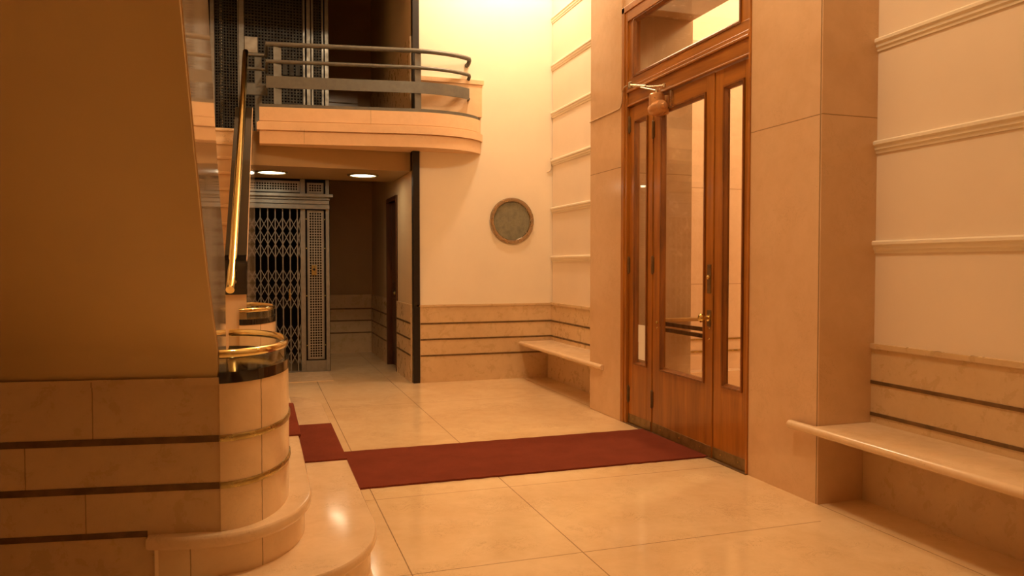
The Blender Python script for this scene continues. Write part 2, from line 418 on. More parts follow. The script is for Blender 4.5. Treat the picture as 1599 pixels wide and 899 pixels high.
# ------------------------------------------------------------------ wooden doors
XD = 3.095   # leaf face
def frame_rect(bm, y0, y1, z0, z1, w, x0, x1, zb=None):
    """rectangular ring in the door plane"""
    box(bm, x0, x1, y0, y0 + w, z0, z1); box(bm, x0, x1, y1 - w, y1, z0, z1)
    box(bm, x0, x1, y0 + w, y1 - w, z1 - w, z1); box(bm, x0, x1, y0 + w, y1 - w, z0, z0 + (zb or w))
def beadring(bm, y0, y1, z0, z1, x, wd=.03, pr=.012):
    """bevelled glazing bead sloping in towards the glass"""
    o = [(y0, z0), (y1, z0), (y1, z1), (y0, z1)]; i = [(y0 + wd, z0 + wd), (y1 - wd, z0 + wd), (y1 - wd, z1 - wd), (y0 + wd, z1 - wd)]
    m = [(y0 + wd * .45, z0 + wd * .45), (y1 - wd * .45, z0 + wd * .45), (y1 - wd * .45, z1 - wd * .45), (y0 + wd * .45, z1 - wd * .45)]
    L = []
    for pts, xx in ((o, x), (o, x - pr), (m, x - pr), (m, x - pr * .3), (i, x + .012), (i, x + .03), (o, x + .03)):
        L.append([bm.verts.new((xx, a, b)) for a, b in pts])
    for A, C in zip(L, L[1:]):
        for k in range(4): bm.faces.new((A[k], A[(k + 1) % 4], C[(k + 1) % 4], C[k]))
def rivets(bm, ys, z, x, r=.006):
    for y in ys: lathe(bm, [(0, r), (.002, r), (.004, r * .6), (.0045, 0)], (x, y, z), (-1, 0, 0), 10)
def hinge(y, z, parent, h=.13):
    bm = bmesh.new(); lathe(bm, [(-h / 2 - .012, .004), (-h / 2 - .006, .009), (-h / 2, .011), (h / 2, .011), (h / 2 + .006, .009), (h / 2 + .012, .004)], (XD - .006, y, z), (0, 0, 1), 12)
    box(bm, XD - .003, XD + .002, y - .022, y + .022, z - h / 2, z + h / 2)
    obj('hinge', bm, 'bronze', parent)
def leaf(name, y0, y1, gy0, gy1, label, nriv):
    t = struct(name, (XD, (y0 + y1) / 2, 0), label, 'door')
    gz0, gz1 = .535, 2.655
    bm = B((XD, XD + .045, y0, gy0, .005, 2.775, ), (XD, XD + .045, gy1, y1, .005, 2.775), bev=.003)
    obj('stile', bm, 'wood_v', t)
    obj('top_rail', B((XD, XD + .045, gy0, gy1, gz1, 2.775)), 'wood_h', t)
    obj('bottom_panel', B((XD, XD + .045, gy0, gy1, .005, gz0)), 'wood_v', t)
    bm = bmesh.new(); beadring(bm, gy0, gy1, gz0, gz1, XD); obj('glazing_bead', bm, 'bead', t)
    obj('glass_pane', B((XD + .018, XD + .024, gy0 + .02, gy1 - .02, gz0 + .02, gz1 - .02)), 'pane', t)
    obj('kick_plate', B((XD - .006, XD, y0 + .004, y1 - .004, .012, .088), bev=.001), 'kick', t)
    for k in range(nriv):
        bm = bmesh.new(); rivets(bm, [y0 + (y1 - y0) * (k + .5) / nriv], .052, XD - .006); obj('rivet', bm, 'brass', t)
    return t
dc = leaf('door_1', 4.698, 5.590, 4.797, 5.464, 'central wooden door leaf with tall glass pane and brass knob', 3)
dl = leaf('door_2', 5.600, 6.010, 5.677, 5.912, 'narrow wooden door leaf with paper notice, at the far side of the central leaf', 2)
dr = leaf('door_3', 4.275, 4.690, 4.342, 4.585, 'narrow wooden door leaf at the near side, beside the knob', 2)
for z in (2.52, 1.40, .28): hinge(5.595, z, dc)
for z in (2.63, 1.40, .26): hinge(6.008, z, dl)
for z in (2.53, 1.40): hinge(4.278, z, dr)
# lock, knob
bm = B((XD - .006, XD, 4.715, 4.765, 1.195, 1.405), bev=.003); obj('lock_or_reflection_plate', bm, 'bronze', dc)
bm = bmesh.new(); lathe(bm, [(0, .016), (.012, .016), (.016, .011), (.018, 0)], (XD - .006, 4.735, 1.315), (-1, 0, 0), 16); obj('lock_cylinder', bm, 'brass', dc, True)
kn = obj('escutcheon', B((XD - .005, XD, 4.712, 4.765, .955, 1.075), bev=.003), 'bronze', dc)
bm = bmesh.new(); lathe(bm, [(0, .024), (.008, .024), (.012, .012), (.038, .011), (.044, .022), (.054, .030), (.068, .031), (.080, .022), (.085, 0)], (XD - .005, 4.738, 1.018), (-1, 0, 0), 24); obj('door_knob', bm, 'brass', dc, True)
for z in (.94, .865):
    bm = bmesh.new(); rivets(bm, [4.738], z, XD, .008); obj('screw_cap', bm, 'brass', dc)
bm = bmesh.new(); lathe(bm, [(0, .012), (.006, .012), (.012, .006), (.013, 0)], (XD, 5.515, .93), (-1, 0, 0), 12); obj('latch_pin', bm, 'brass_dull', dc)
bm = bmesh.new(); lathe(bm, [(0, .009), (.006, .009), (.01, 0)], (XD, 5.515, .885), (-1, 0, 0), 12); obj('latch_pin', bm, 'brass_dull', dc)
# door closer on the central leaf
cb = bmesh.new(); lathe(cb, [(0, .02), (.006, .05), (.02, .060), (.105, .060), (.115, .052), (.118, 0)], (3.02, 5.41, 2.655), (0, 0, 1), 24)
lathe(cb, [(-.125, .0), (-.12, .018), (-.085, .024), (-.075, .048), (-.02, .062), (.03, .062), (.085, .046), (.10, .026), (.125, .02), (.128, 0)], (3.02, 5.39, 2.655), (0, 1, 0), 24)
box(cb, 3.06, XD, 5.34, 5.47, 2.60, 2.75, .006)
closer = obj('door_closer', cb, 'copper', dc, True)
bm = bmesh.new(); tube(bm, [(3.02, 5.41, 2.77), (3.02, 5.41, 2.80)], .014); tube(bm, [(3.02, 5.41, 2.795), (3.03, 5.70, 2.885)], .007)
tube(bm, [(3.01, 5.27, 2.805), (3.04, 5.55, 2.86), (3.06, 5.96, 2.965)], .006); tube(bm, [(3.045, 5.64, 2.883), (3.06, 5.94, 2.96)], .012)
tube(bm, [(3.01, 5.27, 2.79), (3.01, 5.27, 2.82)], .012)
obj('closer_arm', bm, 'steel', closer, True)
bm = B((3.05, XD - .005, 5.945, 5.985, 2.935, 2.995), bev=.004); obj('arm_bracket', bm, 'steel', closer)
bm = bmesh.new(); bar(bm, (XD - .012, 5.285, 2.64), (XD - .012, 5.285, 2.775), .022, .02, (-1, 0, 0)); obj('closer_clip', bm, 'steel', closer)
dc.rotation_euler = (0, 0, math.radians(-.9))     # turned slightly so the lamp's reflection falls off the pane
# fixed frame with fanlight
df = struct('door_frame', (XP, 5.17, 0), 'fixed wooden door frame with deep transom bar and glazed fanlight', 'door frame')
bm = B((XP - .012, XP + .07, 6.012, 6.104, 0, 3.655), (XP - .012, XP + .07, 4.256, 4.273, 0, 3.655), bev=.004); box(bm, XP - .022, XP + .0, 6.05, 6.104, 0, 3.665, .005)
obj('jamb', bm, 'wood_v', df)
obj('head_rail', B((XP - .012, XP + .07, 4.273, 6.012, 3.525, 3.655), (XP - .022, XP, 4.256, 6.104, 3.61, 3.665), bev=.004), 'wood_h', df)
bm = B((XP, XP + .07, 4.273, 6.012, 2.785, 3.03), bev=.003); box(bm, XP - .016, XP, 4.273, 6.012, 2.905, 2.925, .004); box(bm, XP - .010, XP, 4.273, 6.012, 2.785, 2.80, .003); box(bm, XP - .010, XP, 4.273, 6.012, 2.925, 2.955, .003)
obj('transom_bar', bm, 'wood_h', df)
obj('fanlight_stile', B((XP + .004, XP + .07, 5.925, 6.012, 3.03, 3.525), (XP + .004, XP + .07, 4.273, 4.375, 3.03, 3.525)), 'wood_v', df)
bm = bmesh.new(); beadring(bm, 4.375, 5.925, 3.025, 3.53, XP + .004, .035, .010); obj('glazing_bead', bm, 'bead', df)
obj('glass_pane', B((XP + .025, XP + .031, 4.39, 5.91, 3.04, 3.515)), 'pane', df)
obj('threshold', B((XP - .02, XP + .09, 4.256, 6.104, 0, .006)), 'bronze', df)
# paper notice
nt_ = thing('paper_notice', (XD + .01, 5.78, .58), 'white two-sheet paper notice stuck inside the glass of the far narrow door leaf', 'notice')
obj('upper_sheet', B((XD + .0145, XD + .0160, 5.70, 5.86, .735, .885)), 'paper', nt_)
obj('lower_sheet', B((XD + .0160, XD + .0175, 5.70, 5.86, .585, .737)), 'paper', nt_)
# cables
bm = bmesh.new(); tube(bm, [(XP - .027, 6.765, 2.785), (XP - .026, 6.5, 2.789), (XP - .027, 6.2, 2.791), (XP - .027, 6.11, 2.797), (XP - .03, 6.08, 2.84), (XP - .03, 6.07, 2.93), (XP - .035, 6.03, 2.955), (3.05, 5.985, 2.965)], .005, 8)
tag(obj('door_cable', bm, 'cable', None, True), 'thin pale cable running across the stone pier to the door closer', 'cable')
bm = bmesh.new(); tube(bm, [(XR - .02, YB - .015, 2.735), (XR - .018, YB - .02, 2.66), (XR - .02, YB - .02, 2.60), (XR - .035, YB - .012, 2.575), (XR - .07, YB - .008, 2.562)], .006, 8)
tag(obj('wire_end', bm, 'cable', None, True), 'short bent wire end sticking out at the back wall corner under a moulding', 'wire')

# ------------------------------------------------------------------ benches
def bench(name, y0, y1, yr0, yr1, label):
    """y0..y1 whole nosing length; yr0..yr1 the part inside the recess"""
    t = thing(name, (3.25, (yr0 + yr1) / 2, 0), label, 'bench')
    bm = bmesh.new()
    zt, zb = .462, .412
    r = .025; prof = [(XR - .021, zb), (XR - .021, zt)]
    xf = 3.022
    for k in range(9):
        a = PI / 2 + PI * k / 8
        prof.append((xf + r + r * math.cos(a), (zt + zb) / 2 + r * math.sin(a)))
    prism(bm, prof, 1, yr0, yr1)
    # nosing that laps over the pier face
    pr2 = [(XP - .024, zb), (XP - .024, zt)] + prof[2:]
    if y1 > yr1 + .01: prism(bm, pr2, 1, yr1, y1)
    if y0 < yr0 - .01: prism(bm, pr2, 1, y0, yr0)
    obj('seat_slab', bm, 'bench', t, True)
    obj('support', B((XR - .075, XR - .021, yr0, yr1, 0, zb)), 'dado', t)
    return t
bench('stone_bench', -2.2, 3.80, -2.2, 3.588, 'long stone wall bench on the near side of the doors, below the striped dado')
bench('stone_bench', 6.45, 8.80, 6.762, 8.80, 'shorter stone wall bench in the back corner under the porthole wall')

# ------------------------------------------------------------------ porthole
pt = thing('porthole', (2.948, YB, 1.945), 'round porthole with metal rim and dark frosted glass on the cream back wall', 'porthole')
bm = bmesh.new(); lathe(bm, [(0, .283), (.018, .283), (.028, .277), (.030, .262), (.026, .240), (.014, .232), (.006, .230), (0, .230)], (2.948, YB, 1.945), (0, -1, 0), 64); obj('rim', bm, 'chrome', pt, True)
bm = bmesh.new(); lathe(bm, [(0, .232), (.006, .232), (.0065, 0)], (2.948, YB, 1.945), (0, -1, 0), 64); obj('frosted_glass', bm, 'frosted', pt)

# ------------------------------------------------------------------ stairs: bottom steps
def arc(cx, cy, a, b, t0, t1, n=24):
    return [(cx + a * math.cos(t0 + (t1 - t0) * k / n), cy + b * math.sin(t0 + (t1 - t0) * k / n)) for k in range(n + 1)]
YM = 5.235     # mirror line of the stair foot
def steps_outline(xs, cy, a, b, xc):
    near = arc(xc, cy, a, b, -PI / 2, 0, 28)
    w = .62; t1 = math.asin(.270 / w)          # flatter arc running back to the dado wall, cut off square
    left = [(xc - w * math.sin(t1 * k / 8), cy - b * math.cos(t1 * k / 8)) for k in range(8, 0, -1)]
    near = [(left[0][0] - .004, left[0][1] + .09)] + left + near
    return near + [(x, 2 * YM - y) for x, y in near[::-1]]
def bullnose(bm, outline, zt, th, inset):
    """solid tread with rounded nose; outline runs counter-clockwise (outside to the right)"""
    n = 8; r = th / 2; prof = []
    rings = []
    for k in range(n + 1):
        a = PI / 2 - PI * k / n
        prof.append((-.6 * r + .6 * r * max(0, math.cos(a)) ** .7, zt - r + r * math.copysign(abs(math.sin(a)) ** .8, math.sin(a))))
    prof.append((-inset, zt - th)); 
    m = len(outline); R = []
    for i in range(m):
        p = Vector(outline[i]); a_, b_ = Vector(outline[max(i - 1, 0)]), Vector(outline[min(i + 1, m - 1)])
        d = (b_ - a_).normalized(); nn = Vector((d.y, -d.x))
        R.append([bm.verts.new((p.x + nn.x * o, p.y + nn.y * o, z)) for o, z in prof])
    for A, C in zip(R, R[1:]):
        for k in range(len(prof) - 1): bm.faces.new((A[k], A[k + 1], C[k + 1], C[k]))
    bm.faces.new([r_[0] for r_ in R]); bm.faces.new([r_[-1] for r_ in R][::-1])
    bm.faces.new(R[0]); bm.faces.new(R[-1][::-1])
def riser(bm, outline, z0, z1, inset):
    m = len(outline); A = []; C = []
    for i in range(m):
        p = Vector(outline[i]); a_, b_ = Vector(outline[max(i - 1, 0)]), Vector(outline[min(i + 1, m - 1)])
        d = (b_ - a_).normalized(); nn = Vector((d.y, -d.x)); q = p - nn * inset
        A.append(bm.verts.new((q.x, q.y, z0))); C.append(bm.verts.new((q.x, q.y, z1)))
    for i in range(m - 1): bm.faces.new((A[i], A[i + 1], C[i + 1], C[i]))
    bm.faces.new(A[::-1]); bm.faces.new(C); bm.faces.new((A[0], C[0], C[-1], A[-1]))
st = struct('stair_steps', (0, YM, 0), 'two low rounded stone steps wrapping the near drum and the landing behind them', 'stairs')
o1 = steps_outline(0, 3.66, .425, .62, .092)
o2 = steps_outline(0, 3.70, .385, .55, -.162)
bm = bmesh.new(); bullnose(bm, o1, .168, .05, .035); obj('tread', bm, 'step', st, True)
bm = bmesh.new(); riser(bm, o1, 0, .119, .028); obj('riser', bm, 'drum', st, True)
bm = bmesh.new(); bullnose(bm, o2, .342, .052, .04); obj('tread', bm, 'step', st, True)
bm = bmesh.new(); riser(bm, o2, .10, .291, .032); obj('riser', bm, 'drum', st, True)
obj('landing', B((-1.6, -.18, 4.22, 6.28, .1, .52)), 'step', st)

# drums at both sides of the foot of the stairs
CXD = -.157
def half_ellipse(cy, a, b, n=40):
    return arc(CXD, cy, a, b, -PI / 2, PI / 2, n)
def drum(cy, label, grp):
    t = thing('stair_drum', (0, cy, .33), label, 'drum', grp)
    A, Bq = .28, .52
    bm = bmesh.new(); prism(bm, half_ellipse(cy, A, Bq), 2, .33, .932); obj('stone_body', bm, 'drum', t, True)
    for z in (.512, .700):
        bm = bmesh.new(); sweep(bm, half_ellipse(cy, A, Bq), [(-.003, z), (-.003, z + .026), (.004, z + .026), (.007, z + .02), (.007, z + .006), (.004, z)]); obj('brass_strip', bm, 'brass_dull', t, True)
    bm = bmesh.new(); prism(bm, half_ellipse(cy, A + .004, Bq + .004), 2, .932, .976); obj('black_coping', bm, 'black', t, True)
    bm = bmesh.new(); sweep(bm, half_ellipse(cy, A - .014, Bq - .014), [(-.003, .976), (-.003, 1.036), (.003, 1.036), (.003, .976)]); obj('curved_glass', bm, 'curved', t, True)
    bm = bmesh.new(); sweep(bm, half_ellipse(cy, A - .012, Bq - .012), [(.013 * math.cos(k * PI / 6), 1.046 + .018 * math.sin(k * PI / 6)) for k in range(12)]); obj('brass_rail', bm, 'brass', t, True)
    return t
drum(3.71, 'near stone stair drum with black coping, curved glass and brass rail', 'stair drums')
drum(2 * YM - 3.71, 'far stone stair drum with brass rail, in front of the lift gate', 'stair drums')

# ------------------------------------------------------------------ near flight (seen from below) and its dado wall
ux, uy = -.987, .163     # plan direction of the dado wall going away from the drum
p0 = (CXD, 3.195)
def along(s, off=0): return (p0[0] + ux * s - uy * off * -1 * -1, p0[1] + uy * s + ux * off)
nf = struct('wall_stair', (p0[0], p0[1], 0), 'shaded stone dado wall below the sloping stair underside', 'wall')
def strip_wall(bm, s0, s1, out, z0, z1, back=.12):
    # front face offset 'out' towards the viewer
    nx, ny = -.163, -.987
    pts = [(p0[0] + ux * s0 + nx * out, p0[1] + uy * s0 + ny * out), (p0[0] + ux * s1 + nx * out, p0[1] + uy * s1 + ny * out),
           (p0[0] + ux * s1 - nx * back, p0[1] + uy * s1 - ny * back), (p0[0] + ux * s0 - nx * back, p0[1] + uy * s0 - ny * back)]
    prism(bm, pts, 2, z0, z1)
bm = bmesh.new(); strip_wall(bm, 0, 2.9, 0, 0, .932); obj('dado', bm, 'dado', nf)
bm = bmesh.new(); strip_wall(bm, 0, 2.9, .014, .928, .957); obj('dado_cap', bm, 'dado', nf)
for a, b in ((.335, .358), (.512, .538), (.700, .726)):
    bm = bmesh.new(); strip_wall(bm, .004 if a > .4 else .275, 2.9, .004, a, b, -.0005); obj('bronze_strip', bm, 'bronze', nf)
prof = [(3.212, .955), (3.209, .99), (3.201, 1.03), (3.182, 1.066), (3.150, 1.10), (3.10, 1.135), (3.03, 1.178), (2.94, 1.238), (2.85, 1.308), (2.735, 1.398), (2.59, 1.530), (2.387, 1.725), (2.078, 2.055), (1.35, 2.83)]
ftop = [(1.35, 4.15), (2.47, 2.80), (2.872, 2.327), (3.223, 1.841), (3.412, 1.642), (3.652, 1.429), (3.665, 1.40), (3.665, .932)]
def skew(p): return (p[0] - 3.2) * .018
fl_ = struct('stair_flight', (CXD, 2.0, 0), 'plain sloping underside of the near stair flight rising over the viewer', 'stairs')
bm = bmesh.new()
L = []
for s in (0.0, .7, 1.4, 2.1, 2.8):
    L.append([bm.verts.new((CXD - .004 + skew((y, z)) + ux * s, y + uy * s, z)) for y, z in prof])
for A_, C_ in zip(L, L[1:]):
    for k in range(len(prof) - 1): bm.faces.new((A_[k], A_[k + 1], C_[k + 1], C_[k]))
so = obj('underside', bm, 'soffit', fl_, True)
md = so.modifiers.new('thick', 'SOLIDIFY'); md.thickness = .02; md.offset = -1
bm = bmesh.new(); prism(bm, [(y, z) for y, z in prof] + ftop, 0, CXD - .16, CXD - .001, skew)
for v in bm.verts:
    if v.co.x < CXD - .1: v.co.y += .028
obj('polished_string', bm, 'string', fl_)
bm = bmesh.new(); prism(bm, [(1.35, 4.152), (2.47, 2.802), (2.872, 2.329), (3.223, 1.843), (3.412, 1.644), (3.652, 1.431), (3.652, 1.46), (3.412, 1.68), (3.223, 1.88), (2.872, 2.367), (2.47, 2.84), (1.35, 4.19)], 0, CXD - .17, CXD - .008, skew); obj('black_coping', bm, 'black', fl_)
bm = bmesh.new()
for k in range(13):
    y1 = 4.42 - .20 * k; box(bm, -1.6, CXD - .18, y1 - .20, y1, .52 + .183 * k, .52 + .183 * (k + 1))
obj('steps', bm, 'step', fl_)

# ------------------------------------------------------------------ far flight
def sh(p): return (p[0] - 6.3) * .021
ff = struct('stair_far', (-.2, 6.28, 0), 'far stair flight with stone string and black coping, climbing to the landing', 'stairs')
body = [(6.28, 0), (8.93, 0), (8.93, 2.9), (8.20, 2.9), (6.45, 1.36), (6.28, 1.17)]
bm = bmesh.new(); prism(bm, body, 0, -.257, -.102, sh); obj('string', bm, 'string', ff)
cop = [(6.26, 1.175), (6.26, 1.44), (6.36, 1.48), (8.25, 3.013), (8.25, 2.94), (6.45, 1.362), (6.30, 1.175)]
bm = bmesh.new(); prism(bm, cop, 0, -.262, -.098, sh); obj('black_coping', bm, 'black', ff)
obj('black_plinth', B((-.264, -.096, 6.252, 6.275, 1.172, 1.215)), 'black', ff)
fr_ = obj('coping_highlight', (lambda b: (prism(b, [(6.27, 1.43), (6.36, 1.472), (8.25, 3.003), (8.25, 3.017), (6.36, 1.486), (6.27, 1.444)], 0, -.0985, -.094, sh), b)[1])(bmesh.new()), 'fascia', ff)  # pale strip paints the highlight along the black coping's edge
for k in range(13):
    y1 = 6.2 + .225 * k; z1 = .52 + .183 * (k + 1)
    bm = bmesh.new(); box(bm, -1.6, -.26 + (y1 - 6.3) * .021, y1, y1 + .30 if k < 12 else 8.95, z1 - .183, z1 - .03)
    box(bm, -1.6, -.26 + (y1 - 6.3) * .021, y1 - .025, y1 + .30 if k < 12 else 8.95, z1 - .032, z1, .008)
    obj('step', bm, 'step', ff)
hr = thing('brass_handrail', (-.19, 6.1, 1.2), 'polished brass handrail running up the black coping to the landing', 'handrail')
R0 = Vector((-.212, 6.05, 1.235)); R1 = Vector((-.185, 6.6, 1.62))
pts = [(-.213, 6.02, 1.215), (-.212, 6.06, 1.235), (-.208, 6.14, 1.30), (-.204, 6.25, 1.40), (-.172, 7.4, 2.36), (-.155, 8.0, 2.86), (-.142, 8.6, 3.36), (-.133, 9.1, 3.76), (-.131, 9.2, 3.83)]
bm = bmesh.new(); tube(bm, pts, .031, 16); obj('rail', bm, 'brass', hr, True)
for (y, z) in ((6.20, 1.36), (6.17, 1.27)):
    bm = bmesh.new()
    tube(bm, [(-.205, y - .02, z), (-.187, y + .05, z), (-.187, 6.262, z - .005)], .007, 8)
    lathe(bm, [(0, .014), (.006, .014), (.01, .006), (.012, 0)], (-.187, 6.26, z), (0, -1, 0), 12)
    obj('bracket', bm, 'brass_dull', hr, True)
for y in (7.1, 8.0):
    bm = bmesh.new()
    z = 1.40 + (y - 6.25) * .835; x = -.204 + (y - 6.25) * .0265
    tube(bm, [(x, y, z), (x, y + .05, z - .06)], .008, 8)
    obj('bracket', bm, 'brass_dull', hr, True)

# carpets
bm = bmesh.new()
n = 60; top = []; ys0 = 4.735; ys1 = 5.70
edge0 = [(.49 + (3.085 - .49) * k / n, ys0 + .006 * math.sin(k * 2.1) * random.random() + (.02 if k > n - 4 else 0) * 0) for k in range(n + 1)]
edge1 = [(.49 + (3.07 - .49) * k / n, ys1 + .006 * math.sin(k * 1.3) * random.random()) for k in range(n + 1)]
prism(bm, edge0 + edge1[::-1], 2, 0, .012)
tag(obj('carpet_runner', bm, 'carpet'), 'long dark red carpet runner on the stone floor from the doors to the steps', 'carpet')
bm = bmesh.new()
prism(bm, [(.512, .168), (.512, .178), (.225, .178), (.225, .33), (.234, .345), (.228, .352), (-.16, .352), (-.16, .342), (.215, .342), (.213, .168)], 1, 4.84, 5.97)
tag(obj('stair_carpet', bm, 'carpet'), 'dark red carpet piece stepped over the two low stone steps', 'carpet')

# ------------------------------------------------------------------ balcony
def bezier(a, b, c, d, n):
    out = []
    for k in range(n + 1):
        t = k / n; out.append(tuple(((1 - t) ** 3) * a[i] + 3 * t * (1 - t) ** 2 * b[i] + 3 * t * t * (1 - t) * c[i] + t ** 3 * d[i] for i in (0, 1)))
    return out
front = [(.01, 8.815), (.4, 8.752), (.9, 8.671), (1.4, 8.590)] + bezier((1.62, 8.554), (1.95, 8.50), (2.38, 8.56), (2.55, 8.848), 24)
def inset(path, d):
    out = []
    m = len(path)
    for i in range(m):
        a_, b_ = Vector(path[max(i - 1, 0)]), Vector(path[min(i + 1, m - 1)]); dd = (b_ - a_).normalized(); nn = Vector((dd.y, -dd.x))
        out.append((path[i][0] - nn.x * d, path[i][1] - nn.y * d))
    return out
bl = thing('balcony', (1.2, 8.8, 2.74), 'curved stone-faced balcony projecting from the upper landing over the corridor mouth', 'balcony')
def slab(off, z0, z1):
    f = inset(front, -off)
    f = [(x, min(y, YB - .002)) for x, y in f]
    bm = bmesh.new()
    prism(bm, [(f[0][0] - off, 8.965)] + [(f[0][0] - off, f[0][1])] + f + [(f[-1][0], YB - .001), (XC - .008, YB - .001), (XC - .008, 8.965)], 2, z0, z1); return bm
obj('lower_fascia', slab(0, 2.742, 2.880), 'fascia', bl, True)
obj('groove', slab(-.010, 2.880, 2.889), 'fascia', bl, True)
bm = slab(.024, 2.889, 2.972); obj('bead', bm, 'fascia', bl, True)
bm = slab(.012, 2.972, 2.984); obj('fillet', bm, 'fascia', bl, True)
obj('groove', slab(-.010, 2.984, 2.992), 'fascia', bl, True)
obj('upper_fascia', slab(0, 2.992, 3.142), 'fascia', bl, True)
obj('kerb', slab(-.012, 3.142, 3.180), 'rail', bl, True)

def rail_path(d, start_x, end=None):
    f = [p for p in inset(front, d) if p[0] >= start_x]
    return f
rg = thing('balcony_railing', (1.2, 8.7, 3.18), 'grey metal railing with two round rails and a flat band, curving to the back wall', 'railing')
base = inset(front, .06)
rp = [(.085, base[0][1] - .014 + .002)] + [p for p in base if p[0] > .2 and p[1] < YB - .085] 
ex, ey = rp[-1]
tail = []
rp3 = rp + tail
def rails(name, z, r, extra):
    bm = bmesh.new()
    pts = [(x, y, z) for x, y in rp3] + [(ex + .012, ey + .03, z - .010), (ex + .010, ey + .05, z - .035), (ex + .004, min(ey + .07, YB - .012), z - .05), (ex, YB - .002, z - .052)]
    tube(bm, pts, r, 14); obj(name, bm, 'rail', rg, True)
rails('top_rail', 3.845, .026, 0)
rails('middle_rail', 3.655, .021, 0)
bm = bmesh.new(); sweep(bm, rp3, [(-.006, 3.365), (-.006, 3.495), (.006, 3.495), (.006, 3.365)]); obj('band', bm, 'rail', rg, True)
bm = bmesh.new(); tube(bm, [(ex, ey - .01, 3.375), (ex + .004, ey + .04, 3.37), (ex, YB - .002, 3.37)], .012, 10); obj('band_pin', bm, 'rail', rg, True)
def rail_post(x, w):
    k = min(range(len(rp)), key=lambda i: abs(rp[i][0] - x))
    # interpolate y
    for (xa, ya), (xb, yb) in zip(rp, rp[1:]):
        if xa <= x <= xb: y = ya + (yb - ya) * (x - xa) / (xb - xa); break
    bm = bmesh.new(); bar(bm, (x, y + .016, 3.181), (x, y + .016, 3.845), w, .018, (.163, -.987, 0)); obj('post', bm, 'rail', rg)
rail_post(.205, .085); rail_post(1.735, .075)
lr = thing('landing_railing', (0, 9.3, 2.9), 'short set-back railing piece between brass handrail and balcony', 'railing')
bm = bmesh.new(); tube(bm, [(-.13, 9.3, 3.83), (.115, 9.3, 3.83)], .022, 12); obj('top_rail', bm, 'rail', lr, True)
bm = bmesh.new(); tube(bm, [(-.13, 9.3, 3.67), (.115, 9.3, 3.67)], .018, 12); obj('middle_rail', bm, 'rail', lr, True)
obj('band', B((-.13, .115, 9.29, 9.302, 3.37, 3.50)), 'rail', lr)
obj('post', B((-.035, .04, 9.302, 9.32, 2.9, 3.83)), 'rail', lr)
obj('return_panel', B((.085, .105, 8.90, 9.29, 3.365, 3.495)), 'rail', lr)
bm = bmesh.new(); tube(bm, [(.095, 8.895, 3.655), (.095, 9.3, 3.655)], .018, 10); obj('return_rail', bm, 'rail', lr, True)
bm = bmesh.new(); tube(bm, [(.095, 8.895, 3.845), (.095, 9.3, 3.835)], .02, 10); obj('return_rail', bm, 'rail', lr, True)

# ------------------------------------------------------------------ lift
LY = 10.2
lg = thing('lift_enclosure', (.3, LY, 0), 'grey metal lift front with folding lattice gate, perforated side panel and stepped cornice', 'lift')
GX0, GX1 = -.50, .505      # gate opening
parts('post', [(GX1, .565, LY, LY + .06, 0, 2.515), (.825, .87, LY, LY + .06, 0, 2.515)], 'lift', lg, .003)
obj('bottom_plate', B((.565, .825, LY + .01, LY + .05, 0, .15)), 'lift', lg)
def grid(bm, x0, x1, z0, z1, y, p, w, d=.012):
    nx = max(1, round((x1 - x0) / p)); nz = max(1, round((z1 - z0) / p))
    for i in range(nx + 1): box(bm, x0 + (x1 - x0) * i / nx - w / 2, x0 + (x1 - x0) * i / nx + w / 2, y, y + d, z0, z1)
    for k in range(nz + 1): box(bm, x0, x1, y + .001, y + d - .001, z0 + (z1 - z0) * k / nz - w / 2, z0 + (z1 - z0) * k / nz + w / 2)
def octo(bm, x0, x1, z0, z1, y, p, w=.009, d=.010):
    """grille of rings: straight bars plus diagonals at each crossing"""
    grid(bm, x0, x1, z0, z1, y, p, w, d)
    nx = max(1, round((x1 - x0) / p)); nz = max(1, round((z1 - z0) / p))
    for i in range(nx + 1):
        for k in range(nz + 1):
            cx, cz = x0 + (x1 - x0) * i / nx, z0 + (z1 - z0) * k / nz; h = p * .27
            vs_ = [bm.verts.new((cx + a, y - .0005, cz + b)) for a, b in ((h, 0), (0, h), (-h, 0), (0, -h))]
            bm.faces.new(vs_)
def flat_ring(bm, x0, x1, z0, z1, w, y, d=.014):
    box(bm, x0, x0 + w, y, y + d, z0, z1); box(bm, x1 - w, x1, y, y + d, z0, z1); box(bm, x0 + w, x1 - w, y, y + d, z0, z0 + w); box(bm, x0 + w, x1 - w, y, y + d, z1 - w, z1)
obj('panel_recess', B((.565, .825, LY + .045, LY + .055, .15, 2.14)), 'hole', lg)
sp = bmesh.new(); flat_ring(sp, .590, .800, .165, 2.115, .020, LY + .012); spo = obj('side_panel_frame', sp, 'lift', lg)
bm = bmesh.new(); octo(bm, .615, .775, .19, 2.09, LY + .016, .034); obj('side_panel_grille', bm, 'grille', lg)
for z in (.35, 1.0, 1.62, 2.0):
    for x in (.578, .812):
        bm = bmesh.new(); lathe(bm, [(0, .008), (.004, .008), (.007, 0)], (x, LY + .012, z), (0, -1, 0), 8); obj('screw', bm, 'brass_dull', lg)
cbp = obj('call_button_plate', B((.640, .705, LY - .002, LY + .016, 1.27, 1.40), bev=.004), 'brass_dull', lg)
bm = bmesh.new(); lathe(bm, [(0, .016), (.008, .016), (.012, .010), (.013, 0)], (.672, LY - .002, 1.345), (0, -1, 0), 16); obj('call_button', bm, 'iron', cbp)
